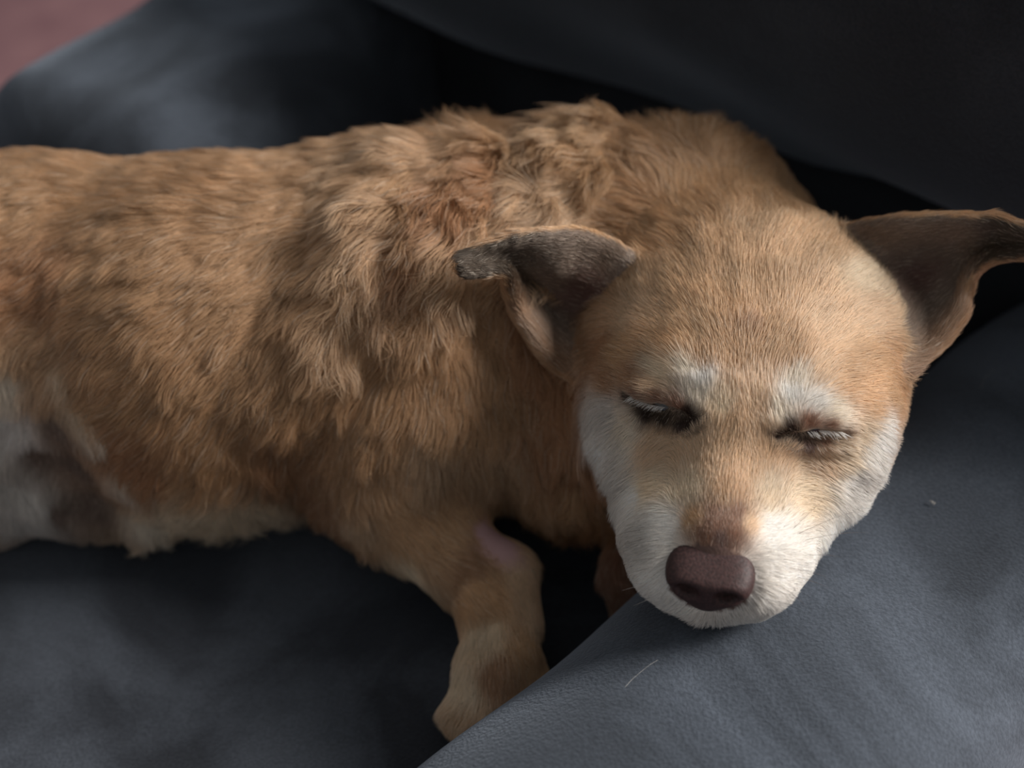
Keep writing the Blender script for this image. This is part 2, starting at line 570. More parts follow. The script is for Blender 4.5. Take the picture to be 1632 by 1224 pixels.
def ear_sdf(p, S, base=.0042, tip=.0026):
    ns, nt = S.shape[:2]
    C = S.reshape(-1, 3).mean(0)
    R = np.linalg.norm(S.reshape(-1, 3) - C, axis=1).max()
    out = np.linalg.norm(p - C, axis=1) - R
    near = out < 0.012
    if near.any():
        q = p[near].astype(np.float32)
        pts = S.reshape(-1, 3)
        rad = np.repeat(np.linspace(base, tip, ns), nt)
        best = np.full(len(q), 9.0, np.float32)
        # chunk over the sheet points
        for i in range(0, len(q), 20000):
            qq = q[i:i + 20000] - C
            pp = (pts - C).astype(np.float32)
            d2 = (qq ** 2).sum(1)[:, None] + (pp ** 2).sum(1)[None] - 2 * qq @ pp.T
            best[i:i + 20000] = (np.sqrt(np.maximum(d2, 0)) - rad[None].astype(np.float32)).min(1)
        out = out.copy()
        out[near] = best
    return out

def ridge_sdf(d, p):
    for (A, B, r1, r2, k) in RIDGES:
        d = smin(d, cone(p, A, B, r1, r2), k)
    return d

def core_sdf(p):
    """the dog without ears"""
    t = ridge_sdf(torso_sdf(p), p)
    n = neck_sdf(p)
    d = smin(t, n, .035)
    d = smin(d, leg_sdf(p), .018)
    d = smin(d, far_leg_sdf(p), .015)
    d = smin(d, head_sdf(p), .024)
    d = smax(d, -arm_sdf(p) + 0.0005, .006)
    d = smax(d, seat_z(p[:, 0], p[:, 1]) + .0005 - p[:, 2], .006)
    return d

def dog_sdf(p):
    d = core_sdf(p)
    for S in (EAR_L, EAR_R):
        d = smin(d, ear_sdf(p, S), .006)
    return d

def surf(pix, sdf=core_sdf, steps=70):
    """where the view line through each pixel of PIX meets the dog"""
    pix = np.asarray(pix, float)
    dirs = FW + (pix[:, :1] - 816) / FPX * RT + (612 - pix[:, 1:2]) / FPX * UP
    dirs /= np.linalg.norm(dirs, axis=1)[:, None]
    t = np.full(len(pix), 0.40)
    for _ in range(steps):
        d = sdf(CAM + t[:, None] * dirs)
        t += np.clip(d, -0.02, 0.05) * 0.9
    return CAM + t[:, None] * dirs

# skin rolls over the shoulder and the neck, as rounded ridges lying on the surface
def add_ridge(pix, r, sink, k=.02):
    S = surf(pix, torso_or_neck)
    g = grad(torso_or_neck, S)
    S = S - g * (r - sink)
    for i in range(len(S) - 1):
        RIDGES.append((S[i], S[i + 1], r, r, k))
def torso_or_neck(p):
    return smin(torso_sdf(p), neck_sdf(p), .035)
def grad(sdf, p, e=0.0015):
    g = np.stack([sdf(p + e * np.eye(3)[i]) - sdf(p - e * np.eye(3)[i]) for i in range(3)], 1)
    return g / np.maximum(np.linalg.norm(g, axis=1)[:, None], 1e-9)
_r = []
for pix, r, sink in (
        ([(650, 255), (600, 350), (565, 450), (510, 560), (450, 640)], .022, .0065),
        ([(760, 270), (725, 360), (700, 440), (665, 530)], .020, .0115),
        ([(940, 235), (895, 300), (850, 370), (790, 430)], .022, .0125),
        ([(1095, 240), (1010, 305), (950, 350), (905, 390)], .022, .006)):
    add_ridge(pix, r, sink, .012)

# lids: raised rims above and below each opening, a groove between them, an eyeball behind it
for key, pix in EYE_PIX.items():
    pix = np.array(pix, float)
    mid = surf(pix, skull_sdf); g = grad(skull_sdf, mid)
    up = surf(pix + (0, -13), skull_sdf); gu = grad(skull_sdf, up)
    lo = surf(pix + (0, 12), skull_sdf); gl = grad(skull_sdf, lo)
    n = len(pix)
    prof = np.sin(np.linspace(0.12, 0.9, n) * math.pi)
    LIDS[key] = dict(up=up - gu * .0012, lo=lo - gl * .0016, mid=mid + g * .0008,
                     ru=.0020 + .0016 * prof, rl=.0016 + .0012 * prof, rm=.0008 + .0022 * prof,
                     c=(mid[2] + mid[3]) / 2 - (g[2] + g[3]) / 2 * .0112, n=(g[2] + g[3]) / 2)

# ---- meshing: coarse pass to find the surface band, fine pass, surface nets
def mesh_sdf(sdf, lo, hi, h, coarse=4):
    lo = np.asarray(lo, float)
    n = np.ceil((np.asarray(hi) - lo) / (h * coarse)).astype(int) * coarse + 1
    nc = (n - 1) // coarse + 1
    ax = [lo[i] + np.arange(nc[i]) * h * coarse for i in range(3)]
    g = np.stack(np.meshgrid(*ax, indexing='ij'), -1).reshape(-1, 3)
    dc = np.concatenate([sdf(g[i:i + 200000]) for i in range(0, len(g), 200000)]).reshape(nc)
    D = np.repeat(np.repeat(np.repeat(dc, coarse, 0), coarse, 1), coarse, 2)[:n[0], :n[1], :n[2]].astype(np.float32)
    band = np.abs(D) < h * coarse * 2.2
    ii = np.argwhere(band)
    vals = np.empty(len(ii), np.float32)
    for i in range(0, len(ii), 300000):
        vals[i:i + 300000] = sdf(lo + ii[i:i + 300000] * h)
    D[band] = vals
    S = D < 0
    c = np.zeros(tuple(n - 1), np.int8)
    for dx in (0, 1):
        for dy in (0, 1):
            for dz in (0, 1):
                c += S[dx:n[0] - 1 + dx, dy:n[1] - 1 + dy, dz:n[2] - 1 + dz]
    act = (c > 0) & (c < 8)
    cells = np.argwhere(act)
    vid = np.full(act.shape, -1, np.int32)
    vid[act] = np.arange(len(cells))
    acc = np.zeros((len(cells), 3)); cnt = np.zeros(len(cells))
    corners = [(a, b, c_) for a in (0, 1) for b in (0, 1) for c_ in (0, 1)]
    for A in corners:
        for axx in range(3):
            if A[axx]:
                continue
            B = list(A); B[axx] = 1
            ia = cells + A; ib = cells + B
            da = D[ia[:, 0], ia[:, 1], ia[:, 2]]; db = D[ib[:, 0], ib[:, 1], ib[:, 2]]
            x = (da < 0) != (db < 0)
            t = da[x] / (da[x] - db[x])
            acc[x] += ia[x] + t[:, None] * (ib[x] - ia[x]); cnt[x] += 1
    V = lo + acc / cnt[:, None] * h
    F = []
    for axx in range(3):
        o1, o2 = [(1, 2), (2, 0), (0, 1)][axx]
        sl0 = [slice(None)] * 3; sl1 = [slice(None)] * 3
        sl0[axx] = slice(0, -1); sl1[axx] = slice(1, None)
        e = np.argwhere(S[tuple(sl0)] != S[tuple(sl1)])
        ok = (e[:, o1] > 0) & (e[:, o2] > 0) & (e[:, o1] < n[o1] - 1) & (e[:, o2] < n[o2] - 1)
        e = e[ok]
        def cid(d1, d2):
            q = e.copy(); q[:, o1] += d1; q[:, o2] += d2
            return vid[q[:, 0], q[:, 1], q[:, 2]]
        quad = np.stack([cid(-1, -1), cid(0, -1), cid(0, 0), cid(-1, 0)], 1)
        inside = S[e[:, 0], e[:, 1], e[:, 2]]
        quad[~inside] = quad[~inside][:, ::-1]
        F.append(quad)
    F = np.concatenate(F)
    F = F[(F >= 0).all(1)]
    return V, F

def smooth_mesh(V, F, it=3, lam=0.5):
    e = np.concatenate([F[:, [0, 1]], F[:, [1, 2]], F[:, [2, 3]], F[:, [3, 0]]])
    a = np.concatenate([e[:, 0], e[:, 1]]); b = np.concatenate([e[:, 1], e[:, 0]])
    deg = np.bincount(a, minlength=len(V)).astype(float)
    for k in range(it * 2):
        avg = np.stack([np.bincount(a, V[b, j], minlength=len(V)) for j in range(3)], 1) / np.maximum(deg, 1)[:, None]
        V = V + (avg - V) * (lam if k % 2 == 0 else -lam * 0.9)
    return V

def vertex_normals(V, F):
    n = np.cross(V[F[:, 2]] - V[F[:, 0]], V[F[:, 3]] - V[F[:, 1]])
    N = np.zeros_like(V)
    for j in range(4):
        for k in range(3):
            N[:, k] += np.bincount(F[:, j], n[:, k], minlength=len(V))
    return N / np.maximum(np.linalg.norm(N, axis=1)[:, None], 1e-12)

VOX = 0.0022
import time; _t0 = time.time()
DV, DF = mesh_sdf(dog_sdf, (-0.51, 0.30, -0.02), (0.29, 0.76, 0.26), VOX)
DV = smooth_mesh(DV, DF, 3)
DN = vertex_normals(DV, DF)
print('dog verts', len(DV), time.time() - _t0)

# ------------------------------------------------------------------ coat: colour, length and lie of the hair over the body
TAN = srgb(199, 159, 119); GOLD = srgb(212, 176, 138); RUST = srgb(188, 141, 104); CREAM = srgb(224, 202, 172)
PALE = srgb(228, 214, 194); WHITE = srgb(236, 230, 222); GREY = srgb(212, 206, 198); DARK = srgb(52, 38, 32)
BROWN = srgb(136, 98, 78); SABLE = srgb(170, 130, 98); BELLY = srgb(116, 98, 86); PINK = srgb(186, 150, 150); MAUVE = srgb(112, 88, 80)
EARIN = srgb(128, 110, 96); EARDARK = srgb(72, 61, 51); BISCUIT = srgb(216, 184, 150)

# picture point, lie of the hair there, length in mm, lift, colour, reach in mm
GUIDES = [
    # back and side
    (30, 320, -1, .3, 13, .30, TAN, 40), (150, 290, -1, .1, 13, .3, TAN, 40), (300, 290, -1, .05, 14, .3, TAN, 40),
    (450, 290, -1, .15, 15, .35, TAN, 40), (560, 270, -.8, .3, 17, .45, GOLD, 30), (60, 450, -.7, .7, 13, .3, RUST, 40),
    (200, 430, -.8, .5, 14, .3, TAN, 40), (350, 430, -.8, .5, 15, .35, TAN, 40), (470, 430, -.7, .7, 18, .4, TAN, 30),
    (60, 560, -.5, .9, 14, .3, GOLD, 30), (200, 600, -.6, .8, 14, .3, TAN, 40), (330, 600, -.6, .8, 15, .3, TAN, 40),
    (440, 600, -.5, .9, 17, .35, TAN, 30), (220, 730, -.5, .9, 15, .35, RUST, 30), (330, 730, -.3, 1, 17, .35, TAN, 30),
    (440, 730, -.2, 1, 18, .35, SABLE, 25), (300, 805, .0, 1, 20, .4, CREAM, 22), (380, 815, .3, 1, 22, .4, CREAM, 24), (300, 845, .0, 1, 20, .4, PALE, 16), (390, 850, .3, 1, 22, .4, PALE, 16),
    (440, 830, .3, 1, 20, .4, BISCUIT, 18), (500, 800, .1, 1, 16, .3, SABLE, 20),
    # flank fold, belly skin, hind leg
    (95, 590, .25, 1, 12, .3, CREAM, 10), (125, 650, .35, .95, 13, .3, CREAM, 10), (150, 690, .4, .9, 14, .3, PALE, 10), (195, 760, .5, .85, 15, .35, PALE, 11),
    (235, 825, .5, .85, 15, .35, PALE, 9), (90, 680, .3, 1, 3, .3, BELLY, 12), (120, 740, .3, 1, 3, .3, BELLY, 12), (150, 800, .3, 1, 5, .3, BELLY, 10), (90, 810, .3, 1, 6, .3, BELLY, 9),
    (60, 720, .1, 1, 4, .3, BELLY, 9), (10, 600, 0, 1, 12, .3, PALE, 15), (15, 680, 0, 1, 12, .3, WHITE, 15), (30, 800, .3, 1, 12, .3, GREY, 15),
    # shoulder rolls and neck
    (600, 330, -.6, .7, 22, .55, GOLD, 16), (560, 430, -.4, .9, 24, .6, GOLD, 16), (530, 530, -.3, 1, 23, .5, GOLD, 16),
    (650, 430, -.3, 1, 20, .4, SABLE, 14), (620, 300, -.6, .6, 20, .5, TAN, 16), (700, 320, -.4, .9, 20, .5, RUST, 16),
    (700, 420, -.1, 1, 22, .5, GOLD, 14), (690, 480, .0, 1, 22, .4, TAN, 14), (700, 205, -.4, -.9, 20, .9, GOLD, 12),
    (770, 220, -.2, -.9, 20, .8, TAN, 12), (780, 300, -.5, .8, 22, .5, RUST, 16), (860, 240, -.7, .6, 24, .6, GOLD, 16),
    (850, 310, -.6, .8, 26, .6, GOLD, 14), (810, 390, -.6, .8, 24, .5, GOLD, 14), (930, 210, -.6, .5, 24, .7, GOLD, 14),
    (960, 270, -.7, .7, 24, .55, TAN, 14), (900, 345, -.8, .5, 20, .45, BISCUIT, 14), (1040, 190, -.3, -.9, 22, .9, GOLD, 12),
    (1050, 260, -.6, -.3, 20, .5, TAN, 16), (1000, 330, -.8, -.1, 16, .4, TAN, 16), (1150, 220, .5, -.7, 15, .45, TAN, 16),
    (1250, 260, .8, -.3, 12, .4, TAN, 16), (1320, 330, .9, -.2, 10, .35, TAN, 14),
    # shoulder, upper arm, chest
    (640, 600, -.2, 1, 16, .3, TAN, 20), (720, 560, -.1, 1, 14, .3, TAN, 20), (700, 650, -.1, 1, 15, .3, TAN, 20),
    (600, 700, -.1, 1, 15, .3, TAN, 20), (680, 730, .1, 1, 14, .3, BISCUIT, 16), (780, 620, .1, 1, 18, .35, TAN, 16),
    (850, 560, .1, 1, 20, .35, RUST, 16), (870, 680, .1, 1, 24, .4, RUST, 16), (800, 720, .2, 1, 18, .35, BISCUIT, 14),
    (900, 780, .3, 1, 22, .4, TAN, 14), (940, 830, .4, 1, 20, .4, RUST, 14), (930, 720, .2, 1, 20, .4, RUST, 10),
    (890, 620, .1, 1, 18, .35, RUST, 10),
    # foreleg and paw
    (620, 800, .3, .9, 12, .3, TAN, 12), (565, 830, .3, 1, 12, .35, BISCUIT, 8), (680, 850, .7, .7, 11, .25, TAN, 14),
    (740, 900, .7, .7, 10, .25, SABLE, 10), (760, 940, .5, .8, 9, .25, TAN, 10), (835, 925, .2, 1, 7, .25, BISCUIT, 8),
    (850, 980, .1, 1, 7, .25, BISCUIT, 8), (640, 900, .7, .7, 12, .3, CREAM, 8), (720, 990, .4, .9, 9, .3, CREAM, 8),
    (770, 1020, -.1, 1, 7, .25, CREAM, 8), (840, 1030, .1, 1, 8, .3, TAN, 9), (790, 1070, -.2, 1, 8, .3, SABLE, 8),
    (740, 1090, -.2, 1, 8, .3, CREAM, 8), (720, 1140, -.2, 1, 7, .3, BISCUIT, 8),
    (985, 915, .2, 1, 8, .3, BROWN, 12),  # far paw below the chin, browned so its shadow is in the colour
    # top of the head
    (1100, 300, -.4, -.9, 15, .4, TAN, 16), (1200, 300, .0, -1, 14, .35, TAN, 16), (1280, 330, .4, -.9, 12, .35, TAN, 14),
    (1060, 370, -.7, -.6, 12, .35, TAN, 14), (1180, 390, -.05, -1, 10, .3, GOLD, 14), (1310, 390, .5, -.8, 10, .3, GOLD, 14),
    (1050, 440, -.7, -.6, 9, .3, GOLD, 12), (1150, 470, -.2, -1, 8, .3, GOLD, 12), (1250, 470, .2, -1, 8, .3, GOLD, 12),
    (1370, 440, .7, -.6, 9, .3, CREAM, 10), (1010, 500, -.9, -.4, 8, .28, BISCUIT, 10), (1100, 530, -.4, -.8, 7, .28, GOLD, 10),
    (1200, 520, .05, -1, 6.5, .28, SABLE, 6), (1170, 500, .0, -1, 7, .28, TAN, 8), (1230, 520, .2, -1, 7, .28, TAN, 7), (1300, 500, .5, -.8, 7, .28, BISCUIT, 10), (1390, 500, .9, -.3, 8, .28, BISCUIT, 10),
    (1000, 560, -1, -.2, 7.5, .28, TAN, 9), (960, 560, -1, .1, 8, .28, SABLE, 9), (1400, 580, 1, .0, 7.5, .28, TAN, 9), (1360, 600, .9, -.1, 7, .28, TAN, 8),
    (1010, 600, -1, .0, 6.5, .28, SABLE, 6), (970, 610, -1, .2, 8, .28, SABLE, 7), (1380, 640, 1, .1, 7, .28, TAN, 7), (1420, 560, 1, .2, 9, .3, TAN, 8),
    # brows
    (1096, 592, -.5, -.7, 7, .3, PALE, 4), (1072, 546, -.6, -.6, 7, .28, TAN, 6), (1128, 560, -.2, -1, 6.5, .28, TAN, 6), (1255, 566, .2, -1, 6.5, .28, TAN, 6), (1310, 585, .6, -.7, 7, .28, BISCUIT, 5), (1118, 612, -.1, -1, 6, .28, WHITE, 4.5), (1112, 632, .2, -1, 5, .28, PALE, 4), (1050, 590, -1, -.3, 6, .3, CREAM, 5),
    (1040, 612, -1, -.1, 5, .28, BISCUIT, 4), (1265, 630, .1, -1, 5.5, .28, WHITE, 4.5), (1240, 660, -.1, -1, 5, .28, PALE, 4),
    (1300, 640, .8, -.5, 6, .3, WHITE, 4), (1330, 655, 1, -.1, 5, .28, PALE, 4.5), (1270, 604, .3, -.9, 6.5, .28, PALE, 4),
    (1175, 570, .0, -1, 6, .26, TAN, 7), (1190, 620, .0, -1, 5.5, .26, BISCUIT, 7), (1180, 680, .0, -1, 5, .26, GOLD, 7), (1150, 650, -.1, -1, 5, .26, CREAM, 5), (1215, 660, .1, -1, 5, .26, BISCUIT, 5),
    # lids
    (1020, 627, -1, .1, 3, .25, BROWN, 2.6), (1050, 634, -.7, -.5, 3, .25, BROWN, 2.6), (1080, 645, -.2, -1, 3, .25, BROWN, 2.8), (1030, 660, -.4, .9, 3, .25, DARK, 4.2),
    (1055, 668, 0, 1, 3, .25, DARK, 4.2), (1082, 675, .1, 1, 3, .25, DARK, 4.2), (1102, 672, .4, .6, 2.5, .25, DARK, 3.8), (1004, 632, -1, .1, 3, .25, DARK, 2.4), (1094, 655, .3, -.6, 2.5, .25, DARK, 3),
    (1345, 688, 1, 0, 3, .25, BROWN, 2.4), (1320, 677, .8, -.5, 3, .25, BROWN, 2.4), (1290, 673, .2, -1, 3, .25, BROWN, 2.6), (1262, 682, -.3, -1, 3, .25, DARK, 2.8), (1242, 698, -.7, -.3, 3, .25, DARK, 3.0),
    (1265, 705, -.2, 1, 3, .25, DARK, 3.4), (1290, 708, .1, 1, 3, .25, MAUVE, 3.4), (1315, 703, .5, .8, 3, .25, BROWN, 2.4),
    # under the eyes, cheeks
    (1000, 680, -.6, .8, 7, .28, PALE, 7), (962, 655, -.8, .6, 9, .3, GREY, 9), (958, 705, -.7, .8, 10, .35, WHITE, 10), (985, 760, -.6, .8, 9, .32, GREY, 10),
    (1050, 710, -.5, .6, 6, .26, BISCUIT, 8), (1040, 770, -.7, .3, 6, .26, CREAM, 7), (1005, 800, -.6, .7, 6.5, .28, WHITE, 8), (1090, 720, -.3, -.5, 5, .25, BISCUIT, 6),
    (1250, 730, .4, -.4, 5, .25, BISCUIT, 6), (1310, 730, .7, .5, 6, .26, BISCUIT, 6), (1340, 725, .9, .3, 7, .28, CREAM, 6), (1370, 690, 1, .2, 8, .3, CREAM, 6),
    (1404, 688, 1, .3, 10, .35, WHITE, 6), (1418, 615, 1, .2, 8, .3, TAN, 8), (1385, 730, 1, .4, 9, .32, WHITE, 8), (1350, 790, .9, .4, 8, .3, WHITE, 9), (1290, 790, .7, .2, 6, .26, CREAM, 7), (1320, 850, .8, .5, 6.5, .28, WHITE, 8),
    # muzzle
    (1150, 740, 0, -1, 4.5, .24, GOLD, 8), (1190, 740, 0, -1, 4.5, .24, GOLD, 8), (1095, 780, -.3, -.9, 4.2, .24, CREAM, 6), (1160, 790, 0, -1, 4, .24, TAN, 6),
    (1225, 790, .3, -.8, 4.2, .24, CREAM, 6), (1145, 828, 0, -1, 2.6, .22, BROWN, 6.5), (1165, 845, .1, -1, 2.4, .22, BROWN, 5), (1125, 848, -.1, -1, 2.4, .22, BROWN, 4.5), (1150, 858, 0, -1, 1.8, .2, MAUVE, 4), (1105, 830, -.5, -.7, 3.6, .24, TAN, 4.5), (1195, 835, .4, -.7, 3.6, .24, BISCUIT, 4), (1175, 820, .1, -1, 3, .22, BROWN, 4),
    (1055, 840, -.9, -.2, 4.5, .25, WHITE, 7), (1020, 870, -.8, .4, 5, .26, GREY, 8), (1035, 930, -.7, .7, 5, .26, WHITE, 8), (1075, 980, -.3, 1, 5, .26, GREY, 7),
    (1235, 850, .8, -.2, 4.5, .25, WHITE, 7), (1250, 910, .8, .3, 5, .26, WHITE, 8), (1290, 900, .9, .4, 5.5, .27, WHITE, 8), (1230, 970, .5, .9, 5, .27, GREY, 8), (1130, 995, .05, 1, 5, .26, GREY, 6),
]
GP = np.array([[g[0], g[1]] for g in GUIDES], float)
GD = np.array([[g[2], g[3]] for g in GUIDES], float); GD /= np.linalg.norm(GD, axis=1)[:, None]
G3 = surf(GP); G3b = surf(GP + GD * 8)
GN = grad(core_sdf, G3)
GDIR = G3b - G3
# a step over an edge gives a wild vector: fall back to the picture plane
pl = GD[:, :1] * RT - GD[:, 1:] * UP
bad = np.linalg.norm(GDIR, axis=1) > 0.012
GDIR[bad] = pl[bad]
GDIR -= GN * (GDIR * GN).sum(1)[:, None]
GDIR /= np.maximum(np.linalg.norm(GDIR, axis=1)[:, None], 1e-9)
GL = np.array([g[4] for g in GUIDES]) * .001
GF = np.array([g[5] for g in GUIDES])
GC = np.array([g[6] for g in GUIDES])
first_head = next(i for i, g in enumerate(GUIDES) if g[0] == 1100 and g[1] == 300)
for i in range(first_head):      # the coat of the body is a shade browner than that of the head
    leg = GUIDES[i][1] >= 800 and 560 < GUIDES[i][0] < 900
    if not leg and any(GUIDES[i][6] is c for c in (TAN, GOLD, RUST, SABLE, BISCUIT)):
        GC[i] = GC[i] * np.array([.73, .68, .64])
GR = np.array([g[7] for g in GUIDES]) * .001

def spread(V, N):
    """length, lift, colour and lie of the hair at every vertex"""
    n = len(V)
    col = np.zeros((n, 3)); ln = np.zeros(n); lf = np.zeros(n); dr = np.zeros((n, 3))
    for i in range(0, n, 20000):
        p = V[i:i + 20000]; nn = N[i:i + 20000]
        d2 = ((p[:, None, :] - G3[None]) ** 2).sum(2)
        facing = 0.15 + np.clip(nn @ GN.T, 0, 1)
        w = (GR[None] ** 2 / (d2 + (0.25 * GR[None]) ** 2)) ** 2.2 * facing
        w /= w.sum(1)[:, None]
        col[i:i + 20000] = w @ GC; ln[i:i + 20000] = w @ GL; lf[i:i + 20000] = w @ GF; dr[i:i + 20000] = w @ GDIR
    return col, ln, lf, dr

col, ln, lf, dr = spread(DV, DN)

# regions: ears against the rest, head, foreleg
def near_sheet(V, S):
    return ear_sdf(V, S)
dcore = core_sdf(DV)
eL, eR = near_sheet(DV, EAR_L), near_sheet(DV, EAR_R)
region = np.zeros(len(DV), int)                          # 0 body
hd = skull_sdf(DV)
region[(hd < 0.010) & (hd < torso_or_neck(DV) + .004)] = 1   # head
region[(leg_sdf(DV) < 0.004) & (torso_or_neck(DV) > 0.010)] = 2
region[(eL < .003) & (dcore > .001)] = 3
region[(eR < .003) & (dcore > .001)] = 4

# ears: lie from base to tip, dark and thinly haired inside
for reg, S in ((3, EAR_L), (4, EAR_R)):
    m = np.where(region == reg)[0]
    Sn = np.cross(np.gradient(S, axis=0), np.gradient(S, axis=1))
    Sn /= np.linalg.norm(Sn, axis=2)[..., None]
    tang = np.gradient(S, axis=0); tang /= np.linalg.norm(tang, axis=2)[..., None]
    pts = S.reshape(-1, 3); sn = Sn.reshape(-1, 3); tg = tang.reshape(-1, 3)
    # the inner side is the one that looks at the camera
    flip = np.sign(((CAM - pts) * sn).sum(1).mean())
    d2 = ((DV[m][:, None, :] - pts[None]) ** 2).sum(2)
    k = d2.argmin(1)
    inside = (DN[m] * sn[k] * flip).sum(1) > 0.15
    s_ = (k // S.shape[1]) / (S.shape[0] - 1); t_ = (k % S.shape[1]) / (S.shape[1] - 1)
    cc = np.where(inside[:, None], EARIN, TAN)
    wtip = np.clip((s_ - .45) / .3, 0, 1)[:, None]
    cc = np.where(inside[:, None], cc * (1 - wtip) + EARDARK * wtip, cc * (1 - .5 * wtip) + SABLE * .5 * wtip)
    hollow = np.exp(-(((s_ - .18) / .15) ** 2 + ((t_ - .42) / .2) ** 2))[:, None]
    cc = np.where(inside[:, None], cc * (1 - hollow) + srgb(104, 76, 68) * hollow, cc)
    rim = np.clip((t_ - .8) / .2, 0, 1)[:, None] * (1 - wtip)
    cc = cc * (1 - rim * .6) + SABLE * rim * .6
    col[m] = cc
    ln[m] = np.where(inside, .0045 + .004 * rim[:, 0] + .003 * np.clip(.3 - s_, 0, 1), .006)
    lf[m] = .25
    dr[m] = tg[k] + 0.25 * np.gradient(S, axis=1).reshape(-1, 3)[k] * 100 * (rim + .1)

dr -= DN * (dr * DN).sum(1)[:, None]
dr /= np.maximum(np.linalg.norm(dr, axis=1)[:, None], 1e-9)

# clipped patch of bare skin on the foreleg
PATCH = surf(np.array([[793., 862.]]))[0]
PA = surf(np.array([[768., 835.]]))[0]; PB = surf(np.array([[820., 890.]]))[0]
ax = (PB - PA) / np.linalg.norm(PB - PA)
rel = DV - PATCH
al = rel @ ax
across = np.linalg.norm(rel - al[:, None] * ax, axis=1)
bare = np.clip(1.6 - np.hypot(al / .0175, across / .0120) * 1.15 + Noise(120, 8, 1, 5)(DV)[:, 0] * .08, 0, 1)
bare *= (leg_sdf(DV) < .006)
ln = ln * (1 - .7 * np.clip(2.0 - np.hypot(al / .0175, across / .0120), 0, 1) * (leg_sdf(DV) < .006))
# eye openings and nose carry no hair
for s in LIDS.values():
    for q in s['mid'][1:-1]:
        dm = np.linalg.norm(DV - q, axis=1)
        bare = np.maximum(bare, (dm < .0024) * 1.0)
NOSE_C = H(.064, 0, -.021)
nd = hell(DV, (.066, 0, -.030), (.0165, .0175, .0150))
bare = np.maximum(bare, (nd < 0) * 1.0)

dog = empty('dog', (0.0, 0.55, 0.0), 'tan short-haired dog with a white greying face, asleep with its chin on the armrest', 'dog')
body = link_mesh('body', DV, DF, M_SKIN); adopt(body, dog)
skin = col * 0.75
skin = skin * (1 - bare[:, None]) + np.where((np.linalg.norm(DV - NOSE_C, axis=1) < .04)[:, None], MAUVE * .7, PINK) * bare[:, None]
for s in LIDS.values():
    for q in s['mid']:
        dm = np.linalg.norm(DV - q, axis=1)
        w = np.clip(1.5 - dm / .004, 0, 1)[:, None]
        skin = skin * (1 - w) + DARK * .5 * w
at = body.data.attributes.new('skin_color', 'FLOAT_COLOR', 'POINT')
c4 = np.ones((len(DV), 4), np.float32); c4[:, :3] = skin
at.data.foreach_set('color', c4.ravel())

# ------------------------------------------------------------------ hair strands
def make_curves(name, pts, rad, colr, mat, parent):
    """pts: n, k, 3"""
    n, k = pts.shape[:2]
    cu = bpy.data.hair_curves.new(name)
    cu.add_curves([k] * n)
    cu.attributes['position'].data.foreach_set('vector', np.ascontiguousarray(pts, np.float32).ravel()) if 'position' in cu.attributes else cu.position_data.foreach_set('vector', np.ascontiguousarray(pts, np.float32).ravel())
    ra = cu.attributes.get('radius') or cu.attributes.new('radius', 'FLOAT', 'POINT')
    ra.data.foreach_set('value', np.ascontiguousarray(rad, np.float32).ravel())
    ca = cu.attributes.new('hair_color', 'FLOAT_COLOR', 'CURVE')
    c4 = np.ones((n, 4), np.float32); c4[:, :3] = colr
    ca.data.foreach_set('color', c4.ravel())
    cu.materials.append(mat)
    o = bpy.data.objects.new(name, cu)
    scene.collection.objects.link(o)
    adopt(o, parent)
    return o

def norm(v):
    return v / np.maximum(np.linalg.norm(v, axis=1)[:, None], 1e-12)

